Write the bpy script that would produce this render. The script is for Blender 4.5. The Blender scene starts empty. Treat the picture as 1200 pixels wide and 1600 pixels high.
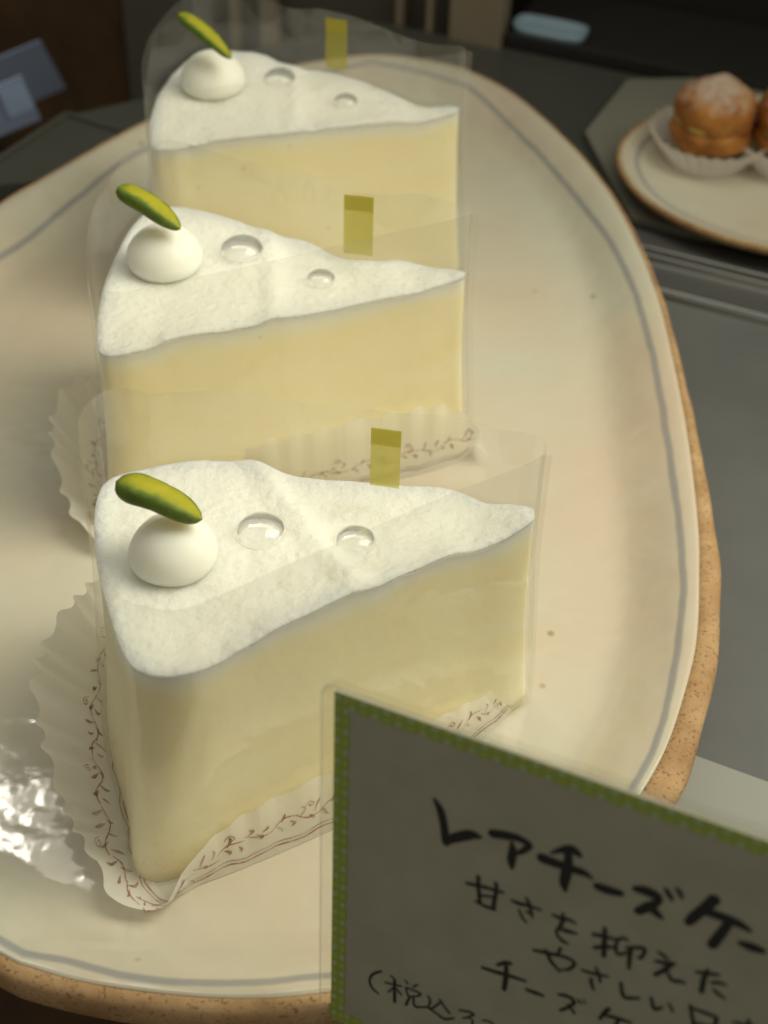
import bpy, bmesh, math, random
from math import sin, cos, pi, radians, sqrt, atan2, hypot
from mathutils import Vector, noise
random.seed(7)
sc = bpy.context.scene
col = sc.collection
CM = 0.01                                   # everything below is measured in centimetres, built in metres

# ------------------------------------------------------------------ camera
F_PX, PITCH, ROLL, DIST = 2295.0, 0.737, 0.034, 40.0
FW = Vector((0, cos(PITCH), -sin(PITCH)))
R0 = Vector((1, 0, 0)); U0 = R0.cross(FW)
RT = R0 * cos(ROLL) + U0 * sin(ROLL); UP = U0 * cos(ROLL) - R0 * sin(ROLL)
EYE = -FW * DIST
cd = bpy.data.cameras.new('camera'); cam = bpy.data.objects.new('camera', cd); col.objects.link(cam)
cd.sensor_fit = 'VERTICAL'; cd.sensor_height = 36.0; cd.lens = F_PX / 1600 * 36
cd.clip_start = 0.01; cd.clip_end = 20
from mathutils import Matrix
m3 = Matrix((RT, UP, -FW)).transposed()
cam.matrix_world = Matrix.Translation(EYE * CM) @ m3.to_4x4()
cd.dof.use_dof = True; cd.dof.focus_distance = 0.318; cd.dof.aperture_fstop = cd.lens / 3.5
sc.camera = cam

# ------------------------------------------------------------------ world and lamps
w = bpy.data.worlds.new('World'); sc.world = w; w.use_nodes = True
bg = w.node_tree.nodes['Background']; bg.inputs[0].default_value = (1.0, 0.96, 0.83, 1); bg.inputs[1].default_value = 0.29
def lamp(name, pos, target, sx, sy, watts, colr, spread=180):
    l = bpy.data.lights.new(name, 'AREA'); l.shape = 'RECTANGLE'; l.size = sx * CM; l.size_y = sy * CM
    l.energy = watts; l.color = colr; l.spread = radians(spread)
    o = bpy.data.objects.new(name, l); col.objects.link(o); o.location = Vector(pos) * CM
    d = Vector(target) - Vector(pos); o.rotation_euler = d.to_track_quat('-Z', 'Y').to_euler()
    return o
lamp('case_tube_lamp', (24, -3, 37), (-5, -2, 0), 24, 38, .575, (.985, 0.95, 0.78), 82)
lamp('case_rear_lamp', (0, 16, 44), (-2, 0, 0), 40, 8, .32, (.985, 0.955, 0.79))
lamp('case_spot_lamp', (-20.2, 17.2, 40), (-9, -12, 0), 3.2, 5, 0.0085, (1.0, 0.95, 0.84), 50)
sc.view_settings.view_transform = 'Standard'; sc.view_settings.look = 'None'
sc.view_settings.exposure = 0; sc.view_settings.gamma = 1
sc.cycles.transparent_max_bounces = 32; sc.cycles.max_bounces = 12
sc.cycles.transmission_bounces = 10
sc.cycles.use_denoising = True

# ------------------------------------------------------------------ survey helpers
def W(x, y, z):
    d = FW * F_PX + RT * (x - 600) - UP * (y - 800)
    return EYE + d * ((z - EYE.z) / d.z)
def at(x, y, dep):
    return EYE + (FW * F_PX + RT * (x - 600) - UP * (y - 800)) * (dep / F_PX)

def tag(o, label=None, cat=None, group=None, kind=None):
    if label: o['label'] = label
    if cat: o['category'] = cat
    if group: o['group'] = group
    if kind: o['kind'] = kind
    return o
def empty(name, loc):
    o = bpy.data.objects.new(name, None); col.objects.link(o); o.location = Vector(loc) * CM
    o.empty_display_size = 0.01
    return o
class MB:
    def __init__(s): s.v = []; s.f = []; s.m = []; s.at = {}; s.uv = None
    def vert(s, p, **a):
        s.v.append(Vector(p))
        for k, x in a.items(): s.at.setdefault(k, {})[len(s.v) - 1] = x
        return len(s.v) - 1
    def face(s, idx, m=0): s.f.append(tuple(idx)); s.m.append(m)
    def build(s, name, mats, parent=None, smooth=True, root=None):
        """root: world position (cm) of the top-level thing the mesh belongs to"""
        if not isinstance(mats, (list, tuple)): mats = [mats]
        rp = Vector(root) if root is not None else Vector((0, 0, 0))
        me = bpy.data.meshes.new(name)
        me.from_pydata([(p - rp) * CM for p in s.v], [], s.f)
        for m in mats: me.materials.append(m)
        me.polygons.foreach_set('material_index', s.m)
        me.polygons.foreach_set('use_smooth', [smooth] * len(s.f))
        for k, d in s.at.items():
            a = me.attributes.new(k, 'FLOAT', 'POINT')
            a.data.foreach_set('value', [float(d.get(i, 0)) for i in range(len(s.v))])
        me.update(); me.validate()
        o = bpy.data.objects.new(name, me); col.objects.link(o)
        if parent is not None: o.parent = parent
        else: o.location = rp * CM
        return o
    def grid(s, fn, nu, nv, closed=False, m=0, **kw):
        b = len(s.v)
        for i in range(nu):
            for j in range(nv):
                r = fn(i / (nu if closed else nu - 1), j / (nv - 1))
                if isinstance(r, tuple): s.vert(r[0], **r[1])
                else: s.vert(r)
        for i in range(nu if closed else nu - 1):
            i2 = (i + 1) % nu
            for j in range(nv - 1):
                s.face((b + i * nv + j, b + i2 * nv + j, b + i2 * nv + j + 1, b + i * nv + j + 1), m)
        return b
    def box(s, c, ax, half, m=0):
        c = Vector(c); i0 = len(s.v)
        for a in (-1, 1):
            for b in (-1, 1):
                for d in (-1, 1):
                    s.v.append(c + ax[0] * half[0] * a + ax[1] * half[1] * b + ax[2] * half[2] * d)
        for f in ((0, 1, 3, 2), (4, 6, 7, 5), (0, 4, 5, 1), (2, 3, 7, 6), (0, 2, 6, 4), (1, 5, 7, 3)):
            s.face([i0 + q for q in f], m)
def bevel(o, wd=0.1, seg=3):
    b = o.modifiers.new('bevel', 'BEVEL'); b.width = wd * CM; b.segments = seg; b.limit_method = 'ANGLE'
    return o

def crom(P, closed=True, n=8):
    """Catmull-Rom through tuples"""
    out = []; N = len(P); rng = N if closed else N - 1
    for i in range(rng):
        if closed: a, b, c, d = P[i - 1], P[i], P[(i + 1) % N], P[(i + 2) % N]
        else: a, b, c, d = P[max(i - 1, 0)], P[i], P[i + 1], P[min(i + 2, N - 1)]
        for k in range(n):
            t = k / n
            out.append(tuple(0.5 * (2 * b[q] + (c[q] - a[q]) * t + (2 * a[q] - 5 * b[q] + 4 * c[q] - d[q]) * t * t
                       + (3 * b[q] - a[q] - 3 * c[q] + d[q]) * t ** 3) for q in range(len(b))))
    if not closed: out.append(tuple(P[-1]))
    return out
def resample(P, n, closed=True):
    L = [0.0]; Q = P + [P[0]] if closed else P
    for i in range(1, len(Q)): L.append(L[-1] + hypot(Q[i][0] - Q[i - 1][0], Q[i][1] - Q[i - 1][1]))
    out = []; j = 0
    for k in range(n):
        t = L[-1] * k / (n if closed else n - 1)
        while j < len(L) - 2 and L[j + 1] < t: j += 1
        f = (t - L[j]) / max(L[j + 1] - L[j], 1e-9)
        out.append(tuple(Q[j][q] + (Q[j + 1][q] - Q[j][q]) * f for q in range(len(Q[0]))))
    return out
def ray(poly, c, a):
    """distance from c to polygon along angle a"""
    dx, dy = cos(a), sin(a); best = None; N = len(poly)
    for i in range(N):
        x1, y1 = poly[i][0] - c[0], poly[i][1] - c[1]; x2, y2 = poly[(i + 1) % N][0] - c[0], poly[(i + 1) % N][1] - c[1]
        c1 = dx * y1 - dy * x1; c2 = dx * y2 - dy * x2
        if (c1 <= 0 < c2) or (c2 <= 0 < c1):
            t = c1 / (c1 - c2); px = x1 + (x2 - x1) * t; py = y1 + (y2 - y1) * t
            r = px * dx + py * dy
            if r > 0 and (best is None or r > best): best = r
    return best if best is not None else 1.0
def sstep(a, b, x):
    t = min(max((x - a) / (b - a), 0), 1); return t * t * (3 - 2 * t)
def nz(x, y, z=0.0, s=1.0): return noise.noise(Vector((x * s, y * s, z * s)))

# ------------------------------------------------------------------ materials
def mat(name):
    m = bpy.data.materials.new(name); m.use_nodes = True
    nt = m.node_tree; nt.nodes.clear()
    return m, nt
def nd(nt, t, **k):
    n = nt.nodes.new(t)
    for a, b in k.items():
        if a.startswith('i_'):
            key = a[2:].replace('_', ' ')
            n.inputs[key].default_value = b
        else: setattr(n, a, b)
    return n
def ln(nt, a, b): nt.links.new(a, b)
def c4(c): return (c[0], c[1], c[2], 1)
def principled(name, base, rough=0.5, spec=0.5, sss=0.0, sssr=(1, .8, .5), sscale=0.004, var=None, vscale=300, vamt=0.5,
               bump=0, bscale=400, bdetail=4, coat=0, metal=0, trans=0, ior=1.45, bdist=0.0005):
    m, nt = mat(name)
    out = nd(nt, 'ShaderNodeOutputMaterial'); p = nd(nt, 'ShaderNodeBsdfPrincipled')
    p.inputs['Base Color'].default_value = c4(base); p.inputs['Roughness'].default_value = rough
    p.inputs['Specular IOR Level'].default_value = spec; p.inputs['Metallic'].default_value = metal
    p.inputs['IOR'].default_value = ior
    p.inputs['Coat Weight'].default_value = coat; p.inputs['Transmission Weight'].default_value = trans
    if sss:
        p.inputs['Subsurface Weight'].default_value = sss; p.inputs['Subsurface Radius'].default_value = sssr
        p.inputs['Subsurface Scale'].default_value = sscale
    tc = nd(nt, 'ShaderNodeTexCoord')
    if var:
        n = nd(nt, 'ShaderNodeTexNoise', i_Scale=vscale, i_Detail=5.0, i_Roughness=0.6); ln(nt, tc.outputs['Object'], n.inputs['Vector'])
        mp = nd(nt, 'ShaderNodeMapRange'); mp.inputs[1].default_value = .35; mp.inputs[2].default_value = .65
        mp.inputs[4].default_value = vamt; ln(nt, n.outputs[0], mp.inputs[0])
        mx = nd(nt, 'ShaderNodeMix', data_type='RGBA'); mx.inputs[6].default_value = c4(base); mx.inputs[7].default_value = c4(var)
        ln(nt, mp.outputs[0], mx.inputs[0]); ln(nt, mx.outputs[2], p.inputs['Base Color'])
        m['mix'] = mx.name
    if bump:
        n = nd(nt, 'ShaderNodeTexNoise', i_Scale=bscale, i_Detail=float(bdetail)); ln(nt, tc.outputs['Object'], n.inputs['Vector'])
        b = nd(nt, 'ShaderNodeBump', i_Strength=bump, i_Distance=bdist); ln(nt, n.outputs[0], b.inputs['Height'])
        ln(nt, b.outputs[0], p.inputs['Normal'])
    ln(nt, p.outputs[0], out.inputs[0])
    return m
def film_mat(name, haze=(1, 1, .95), hz=0.06, gl=0.05, rough=0.06, tint=(.97, .97, .95), smudge=0.1):
    m, nt = mat(name)
    out = nd(nt, 'ShaderNodeOutputMaterial')
    tr = nd(nt, 'ShaderNodeBsdfTransparent'); tr.inputs[0].default_value = c4(tint)
    df = nd(nt, 'ShaderNodeBsdfDiffuse'); df.inputs[0].default_value = c4(haze)
    tl = nd(nt, 'ShaderNodeBsdfTranslucent'); tl.inputs[0].default_value = c4(haze)
    ad = nd(nt, 'ShaderNodeMixShader'); ad.inputs[0].default_value = .5; ln(nt, df.outputs[0], ad.inputs[1]); ln(nt, tl.outputs[0], ad.inputs[2])
    tc = nd(nt, 'ShaderNodeTexCoord'); n = nd(nt, 'ShaderNodeTexNoise', i_Scale=45.0, i_Detail=3.0)
    ln(nt, tc.outputs['Object'], n.inputs['Vector'])
    mp = nd(nt, 'ShaderNodeMapRange'); mp.inputs[1].default_value = .35; mp.inputs[2].default_value = .7
    mp.inputs[3].default_value = hz; mp.inputs[4].default_value = hz + smudge * hz * 6; ln(nt, n.outputs[0], mp.inputs[0])
    m1 = nd(nt, 'ShaderNodeMixShader'); ln(nt, mp.outputs[0], m1.inputs[0]); ln(nt, tr.outputs[0], m1.inputs[1]); ln(nt, ad.outputs[0], m1.inputs[2])
    g = nd(nt, 'ShaderNodeBsdfGlossy'); g.inputs['Roughness'].default_value = rough
    bn = nd(nt, 'ShaderNodeTexNoise', i_Scale=60.0, i_Detail=2.0); ln(nt, tc.outputs['Object'], bn.inputs['Vector'])
    b = nd(nt, 'ShaderNodeBump', i_Strength=0.25, i_Distance=0.001); ln(nt, bn.outputs[0], b.inputs['Height']); ln(nt, b.outputs[0], g.inputs['Normal'])
    fr = nd(nt, 'ShaderNodeLayerWeight'); fr.inputs[0].default_value = 0.25
    mu = nd(nt, 'ShaderNodeMath', operation='MULTIPLY_ADD'); ln(nt, fr.outputs['Facing'], mu.inputs[0]); mu.inputs[1].default_value = gl * 2.5; mu.inputs[2].default_value = gl
    m2 = nd(nt, 'ShaderNodeMixShader'); ln(nt, mu.outputs[0], m2.inputs[0]); ln(nt, m1.outputs[0], m2.inputs[1]); ln(nt, g.outputs[0], m2.inputs[2])
    ln(nt, m2.outputs[0], out.inputs[0])
    return m
def sheet_mat(name, colr, alpha=0.7, transl=0.4, rough=.5, tint=(1, 1, 1), gl=0.03):
    m, nt = mat(name)
    out = nd(nt, 'ShaderNodeOutputMaterial')
    tr = nd(nt, 'ShaderNodeBsdfTransparent'); tr.inputs[0].default_value = c4(tint)
    df = nd(nt, 'ShaderNodeBsdfDiffuse'); df.inputs[0].default_value = c4(colr)
    tl = nd(nt, 'ShaderNodeBsdfTranslucent'); tl.inputs[0].default_value = c4(colr)
    a = nd(nt, 'ShaderNodeMixShader'); a.inputs[0].default_value = transl; ln(nt, df.outputs[0], a.inputs[1]); ln(nt, tl.outputs[0], a.inputs[2])
    g = nd(nt, 'ShaderNodeBsdfGlossy'); g.inputs['Roughness'].default_value = rough
    a2 = nd(nt, 'ShaderNodeMixShader'); a2.inputs[0].default_value = gl; ln(nt, a.outputs[0], a2.inputs[1]); ln(nt, g.outputs[0], a2.inputs[2])
    b = nd(nt, 'ShaderNodeMixShader'); b.inputs[0].default_value = alpha; ln(nt, tr.outputs[0], b.inputs[1]); ln(nt, a2.outputs[0], b.inputs[2])
    ln(nt, b.outputs[0], out.inputs[0])
    return m

M = {}
M['cream'] = principled('whipped_cream', (.80, .79, .69), .55, .3, sss=.35, sscale=.004, bump=.35, bscale=520, bdetail=6, bdist=.0006)
M['dollop'] = principled('piped_cream', (.82, .81, .70), .5, .35, sss=.7, sscale=.010, bump=.12, bscale=300, bdist=.0004)
def jelly_mat():
    m, nt = mat('clear_jelly'); out = nd(nt, 'ShaderNodeOutputMaterial')
    g = nd(nt, 'ShaderNodeBsdfGlass', i_Roughness=.02, i_IOR=1.26); t = nd(nt, 'ShaderNodeBsdfTransparent'); x = nd(nt, 'ShaderNodeMixShader'); x.inputs[0].default_value = .38
    ln(nt, t.outputs[0], x.inputs[1]); ln(nt, g.outputs[0], x.inputs[2])
    gl = nd(nt, 'ShaderNodeBsdfGlossy', i_Roughness=.05); lw = nd(nt, 'ShaderNodeLayerWeight', i_Blend=.30); x2 = nd(nt, 'ShaderNodeMixShader')
    ad = nd(nt, 'ShaderNodeMath', operation='MULTIPLY_ADD'); ln(nt, lw.outputs['Fresnel'], ad.inputs[0]); ad.inputs[1].default_value = .32; ad.inputs[2].default_value = .04
    ln(nt, ad.outputs[0], x2.inputs[0]); ln(nt, x.outputs[0], x2.inputs[1]); ln(nt, gl.outputs[0], x2.inputs[2]); ln(nt, x2.outputs[0], out.inputs[0]); return m
M['jelly'] = jelly_mat()
M['nut'] = None
M['film'] = film_mat('clear_plastic_film', hz=.045, gl=.06, rough=.04)
M['sleeve'] = film_mat('clear_card_sleeve', hz=.022, gl=.02, rough=.12, smudge=.0)
M['tape'] = sheet_mat('yellow_green_tape', (.70, .62, .09), .62, .5, tint=(.9, .9, .6))
M['glassine'] = sheet_mat('glassine_paper', (.94, .92, .84), .84, .5, rough=.35, gl=.05)
M['print'] = sheet_mat('brown_print', (.38, .18, .11), .62, .3)
_nt = M['print'].node_tree
_tc = nd(_nt, 'ShaderNodeTexCoord'); _n = nd(_nt, 'ShaderNodeTexNoise', i_Scale=260.0, i_Detail=3.0); ln(_nt, _tc.outputs['Object'], _n.inputs['Vector'])
_mr = nd(_nt, 'ShaderNodeMapRange'); _mr.inputs[1].default_value = .35; _mr.inputs[2].default_value = .6; _mr.inputs[3].default_value = .25; _mr.inputs[4].default_value = .7
ln(_nt, _n.outputs[0], _mr.inputs[0])
_o = [n for n in _nt.nodes if n.type == 'OUTPUT_MATERIAL'][0].inputs[0].links[0].from_node; ln(_nt, _mr.outputs[0], _o.inputs[0])
M['ink'] = principled('black_marker_ink', (.010, .010, .009), .5, .3)

def cheese_mat():
    m, nt = mat('rare_cheese_filling')
    out = nd(nt, 'ShaderNodeOutputMaterial'); p = nd(nt, 'ShaderNodeBsdfPrincipled')
    p.inputs['Roughness'].default_value = .5; p.inputs['Specular IOR Level'].default_value = .35
    p.inputs['Subsurface Weight'].default_value = .5; p.inputs['Subsurface Radius'].default_value = (1, .9, .6); p.inputs['Subsurface Scale'].default_value = .0025
    tc = nd(nt, 'ShaderNodeTexCoord')
    mpn = nd(nt, 'ShaderNodeMapping'); mpn.inputs['Scale'].default_value = (1, 1, 2.2); ln(nt, tc.outputs['Object'], mpn.inputs[0])
    n = nd(nt, 'ShaderNodeTexNoise', i_Scale=38.0, i_Detail=4.0); ln(nt, mpn.outputs[0], n.inputs['Vector'])
    cr = nd(nt, 'ShaderNodeValToRGB'); cr.color_ramp.elements[0].position = .35; cr.color_ramp.elements[1].position = .68
    cr.color_ramp.elements[0].color = (.93, .81, .49, 1); cr.color_ramp.elements[1].color = (.945, .86, .58, 1)
    ln(nt, n.outputs[0], cr.inputs[0])
    v = nd(nt, 'ShaderNodeTexVoronoi', i_Scale=70.0); ln(nt, tc.outputs['Object'], v.inputs['Vector'])
    lt = nd(nt, 'ShaderNodeMapRange'); lt.inputs[1].default_value = .02; lt.inputs[2].default_value = .06; lt.inputs[3].default_value = .55; lt.inputs[4].default_value = 0
    ln(nt, v.outputs['Distance'], lt.inputs[0])
    mx = nd(nt, 'ShaderNodeMix', data_type='RGBA'); ln(nt, lt.outputs[0], mx.inputs[0]); ln(nt, cr.outputs[0], mx.inputs[6]); mx.inputs[7].default_value = (.50, .28, .09, 1)
    wa = nd(nt, 'ShaderNodeAttribute', attribute_name='whip'); wm = nd(nt, 'ShaderNodeMix', data_type='RGBA'); wm.inputs[7].default_value = (.91, .88, .72, 1)
    ln(nt, wa.outputs['Fac'], wm.inputs[0]); ln(nt, mx.outputs[2], wm.inputs[6]); ln(nt, wm.outputs[2], p.inputs['Base Color'])
    nb = nd(nt, 'ShaderNodeTexNoise', i_Scale=260.0, i_Detail=5.0); ln(nt, tc.outputs['Object'], nb.inputs['Vector'])
    b = nd(nt, 'ShaderNodeBump', i_Strength=.28, i_Distance=.0005); ln(nt, nb.outputs[0], b.inputs['Height']); ln(nt, b.outputs[0], p.inputs['Normal'])
    ln(nt, p.outputs[0], out.inputs[0])
    return m
M['cheese'] = cheese_mat()

def cream_mat():
    m = principled('whipped_cream', (.80, .79, .69), .55, .3, sss=.8, sssr=(1, .92, .78), sscale=.008, bump=.9, bscale=520, bdetail=9, bdist=.0011)
    nt = m.node_tree; p = [n for n in nt.nodes if n.type == 'BSDF_PRINCIPLED'][0]
    a = nd(nt, 'ShaderNodeAttribute', attribute_name='smear')
    mx = nd(nt, 'ShaderNodeMix', data_type='RGBA'); mx.inputs[6].default_value = (.80, .79, .69, 1); mx.inputs[7].default_value = (.93, .84, .55, 1)
    ln(nt, a.outputs['Fac'], mx.inputs[0]); ln(nt, mx.outputs[2], p.inputs['Base Color'])
    return m
M['cream'] = cream_mat()

def nut_mat():
    m, nt = mat('pistachio_kernel')
    out = nd(nt, 'ShaderNodeOutputMaterial'); p = nd(nt, 'ShaderNodeBsdfPrincipled'); p.inputs['Roughness'].default_value = .6; p.inputs['Specular IOR Level'].default_value = .3
    p.inputs['Subsurface Weight'].default_value = .15; p.inputs['Subsurface Scale'].default_value = .002
    a = nd(nt, 'ShaderNodeAttribute', attribute_name='flesh')
    tc = nd(nt, 'ShaderNodeTexCoord'); n = nd(nt, 'ShaderNodeTexNoise', i_Scale=420.0, i_Detail=4.0); ln(nt, tc.outputs['Object'], n.inputs['Vector'])
    s = nd(nt, 'ShaderNodeMath', operation='MULTIPLY_ADD'); ln(nt, n.outputs[0], s.inputs[0]); s.inputs[1].default_value = .35; s.inputs[2].default_value = -.175
    ad = nd(nt, 'ShaderNodeMath', operation='ADD'); ln(nt, a.outputs['Fac'], ad.inputs[0]); ln(nt, s.outputs[0], ad.inputs[1])
    cr = nd(nt, 'ShaderNodeValToRGB'); e = cr.color_ramp.elements
    e[0].position = 0; e[0].color = (.065, .10, .014, 1); e[1].position = 1; e[1].color = (.42, .37, .02, 1)
    q = e.new(.3); q.color = (.11, .165, .012, 1); q = e.new(.6); q.color = (.30, .30, .014, 1)
    ln(nt, ad.outputs[0], cr.inputs[0]); ln(nt, cr.outputs[0], p.inputs['Base Color'])
    b = nd(nt, 'ShaderNodeBump', i_Strength=.7, i_Distance=.0007); ln(nt, n.outputs[0], b.inputs['Height']); ln(nt, b.outputs[0], p.inputs['Normal'])
    ln(nt, p.outputs[0], out.inputs[0]); return m
M['nut'] = nut_mat()

def glaze_mat(name='stoneware_glaze', line=(.22, .23, .25)):
    m, nt = mat(name)
    out = nd(nt, 'ShaderNodeOutputMaterial'); p = nd(nt, 'ShaderNodeBsdfPrincipled')
    p.inputs['Roughness'].default_value = .10; p.inputs['Specular IOR Level'].default_value = .6
    tc = nd(nt, 'ShaderNodeTexCoord')
    n = nd(nt, 'ShaderNodeTexNoise', i_Scale=13.0, i_Detail=4.0, i_Roughness=.55); ln(nt, tc.outputs['Object'], n.inputs['Vector'])
    cr = nd(nt, 'ShaderNodeValToRGB'); e = cr.color_ramp.elements
    e[0].position = .36; e[0].color = (.545, .53, .425, 1); e[1].position = .74; e[1].color = (.58, .475, .355, 1)
    q = e.new(.5); q.color = (.565, .515, .395, 1)
    ln(nt, n.outputs[0], cr.inputs[0])
    # iron specks in the clay showing through the glaze
    v = nd(nt, 'ShaderNodeTexVoronoi', i_Scale=42.0); ln(nt, tc.outputs['Object'], v.inputs['Vector'])
    lt = nd(nt, 'ShaderNodeMapRange'); lt.inputs[1].default_value = .02; lt.inputs[2].default_value = .055; lt.inputs[3].default_value = .75; lt.inputs[4].default_value = 0
    ln(nt, v.outputs['Distance'], lt.inputs[0])
    mx = nd(nt, 'ShaderNodeMix', data_type='RGBA'); ln(nt, lt.outputs[0], mx.inputs[0]); ln(nt, cr.outputs[0], mx.inputs[6]); mx.inputs[7].default_value = (.30, .20, .09, 1)
    # brushed blue grey line round the rim
    a = nd(nt, 'ShaderNodeAttribute', attribute_name='line')
    n2 = nd(nt, 'ShaderNodeTexNoise', i_Scale=90.0, i_Detail=4.0); ln(nt, tc.outputs['Object'], n2.inputs['Vector'])
    n2m = nd(nt, 'ShaderNodeMath', operation='MULTIPLY_ADD'); ln(nt, n2.outputs[0], n2m.inputs[0]); n2m.inputs[1].default_value = .12; n2m.inputs[2].default_value = -.06
    ad = nd(nt, 'ShaderNodeMath', operation='ADD'); ln(nt, a.outputs['Fac'], ad.inputs[0]); ln(nt, n2m.outputs[0], ad.inputs[1])
    ab = nd(nt, 'ShaderNodeMath', operation='ABSOLUTE'); ln(nt, ad.outputs[0], ab.inputs[0])
    mr = nd(nt, 'ShaderNodeMapRange', interpolation_type='SMOOTHSTEP'); mr.inputs[1].default_value = .04; mr.inputs[2].default_value = .15; mr.inputs[3].default_value = .68; mr.inputs[4].default_value = 0
    ln(nt, ab.outputs[0], mr.inputs[0])
    m2 = nd(nt, 'ShaderNodeMix', data_type='RGBA'); ln(nt, mr.outputs[0], m2.inputs[0]); ln(nt, mx.outputs[2], m2.inputs[6]); m2.inputs[7].default_value = c4(line)
    ln(nt, m2.outputs[2], p.inputs['Base Color'])
    nb = nd(nt, 'ShaderNodeTexNoise', i_Scale=62.0, i_Detail=2.5, i_Roughness=.55); ln(nt, tc.outputs['Object'], nb.inputs['Vector'])
    b = nd(nt, 'ShaderNodeBump', i_Strength=.40, i_Distance=.0018); ln(nt, nb.outputs[0], b.inputs['Height']); ln(nt, b.outputs[0], p.inputs['Normal'])
    ln(nt, p.outputs[0], out.inputs[0]); return m
M['glaze'] = glaze_mat()

def clay_mat():
    m, nt = mat('bare_clay')
    out = nd(nt, 'ShaderNodeOutputMaterial'); p = nd(nt, 'ShaderNodeBsdfPrincipled'); p.inputs['Roughness'].default_value = .75
    p.inputs['Specular IOR Level'].default_value = .25
    tc = nd(nt, 'ShaderNodeTexCoord')
    n = nd(nt, 'ShaderNodeTexNoise', i_Scale=55.0, i_Detail=6.0, i_Roughness=.65); ln(nt, tc.outputs['Object'], n.inputs['Vector'])
    cr = nd(nt, 'ShaderNodeValToRGB'); e = cr.color_ramp.elements
    e[0].position = .33; e[0].color = (.31, .175, .075, 1); e[1].position = .67; e[1].color = (.50, .33, .165, 1)
    ln(nt, n.outputs[0], cr.inputs[0])
    n3 = nd(nt, 'ShaderNodeTexNoise', i_Scale=1100.0, i_Detail=2.0); ln(nt, tc.outputs['Object'], n3.inputs['Vector'])
    l3 = nd(nt, 'ShaderNodeMapRange'); l3.inputs[1].default_value = .56; l3.inputs[2].default_value = .70; l3.inputs[4].default_value = .6; ln(nt, n3.outputs[0], l3.inputs[0])
    mx = nd(nt, 'ShaderNodeMix', data_type='RGBA'); ln(nt, l3.outputs[0], mx.inputs[0]); ln(nt, cr.outputs[0], mx.inputs[6]); mx.inputs[7].default_value = (.10, .045, .02, 1)
    ln(nt, mx.outputs[2], p.inputs['Base Color'])
    nb = nd(nt, 'ShaderNodeTexNoise', i_Scale=350.0, i_Detail=5.0); ln(nt, tc.outputs['Object'], nb.inputs['Vector'])
    b = nd(nt, 'ShaderNodeBump', i_Strength=.5, i_Distance=.0006); ln(nt, nb.outputs[0], b.inputs['Height']); ln(nt, b.outputs[0], p.inputs['Normal'])
    ln(nt, p.outputs[0], out.inputs[0]); return m
M['clay'] = clay_mat()
M['steel'] = principled('dull_grey_metal_sheet', (.125, .127, .12), .42, .5, var=(.10, .102, .096), vscale=20, vamt=.8, bump=.05, bscale=200, metal=.0)
M['rail'] = principled('brushed_aluminium', (.25, .255, .245), .32, .5, metal=.75, bump=.05, bscale=300)
M['pale'] = principled('pale_grey_panel', (.30, .30, .265), .5, .4, var=(.26, .26, .23), vscale=15)
M['shelfdark'] = principled('dark_glass_shelf', (.075, .076, .064), .4, .5, var=(.06, .061, .052), vscale=30)
M['wood'] = principled('dark_brown_wood', (.10, .055, .025), .5, .3, var=(.05, .032, .018), vscale=25, vamt=1)
M['post'] = principled('bronze_door_frame', (.30, .245, .165), .45, .4, metal=.0, var=(.25, .205, .14), vscale=40)
M['black'] = principled('black_backing', (.03, .028, .024), .6, .2)
M['board'] = principled('beige_serving_board', (.22, .215, .17), .6, .3, var=(.19, .185, .145), vscale=25)
M['puffskin'] = None

# ------------------------------------------------------------------ setting: the shelf in the display case
XA = Vector((cos(radians(-25.5)), sin(radians(-25.5)), 0)); YA = Vector((-XA.y, XA.x, 0)); ZA = Vector((0, 0, 1))
def slab(name, pts, z, th, m, parent=None, root=None):
    b = MB(); n = len(pts)
    for zz in (z, z - th):
        for p in pts: b.vert((p[0], p[1], zz))
    b.face(range(n)); b.face([2 * n - 1 - i for i in range(n)])
    for i in range(n): b.face((i, i + n, (i + 1) % n + n, (i + 1) % n))
    return b.build(name, m, parent, smooth=False, root=root)
def P2(x, y, z=-1): q = W(x, y, z); return (q.x, q.y)
# the grey metal shelf: from the front panel back to the ledge rail
fr0, fr1 = Vector(P2(1090, 1182)), Vector(P2(1200, 1222))
fd = (fr1 - fr0).normalized()
rl0, rl1 = Vector(P2(1000, 412)), Vector(P2(1200, 462))
rd = (rl1 - rl0).normalized()
A = fr0 - fd * 45; B = fr0 + fd * 25; Cc = rl0 + rd * 25; Dd = rl0 - rd * 14
tag(slab('shelf', [A, B, Cc, Dd], -1, .8, M['steel']), kind='structure')
rn = Vector((rd.y, -rd.x)); rn = rn if rn.y < 0 else -rn            # towards the viewer
# pale front strip, 3 mm proud
fnv = Vector((fd.y, -fd.x)); fnv = fnv if fnv.y < 0 else -fnv
tag(slab('front_panel', [fr0 - fd * 3 + fnv * .02, fr0 - fd * 3 + fnv * 12, B + fnv * 12, B + fnv * .02], -.97, .8, M['pale']), kind='structure')
# extruded aluminium ledge rail: stepped profile across rn
prof = [(-1.75, -1.0), (-1.75, -.72), (-.78, -.70), (-.70, -.60), (-.56, -.62), (-.5, -.92), (-.30, -.92), (-.26, -.62), (-.12, -.50), (.06, -.52), (.16, -.76), (1.45, -.80), (1.62, -.70), (1.74, -.84), (1.80, -.985)]
b = MB(); i0 = 0
for s in (-13, 25):
    for (u, z) in prof: q = rl0 + rd * s + rn * u; b.vert((q.x, q.y, z))
n = len(prof)
for i in range(n - 1): b.face((i, i + 1, n + i + 1, n + i))
tag(bevel(b.build('shelf_rail', M['rail'], smooth=False), .04, 2), 'ribbed aluminium rail running across the grey shelf behind the big plate', 'rail')
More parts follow.
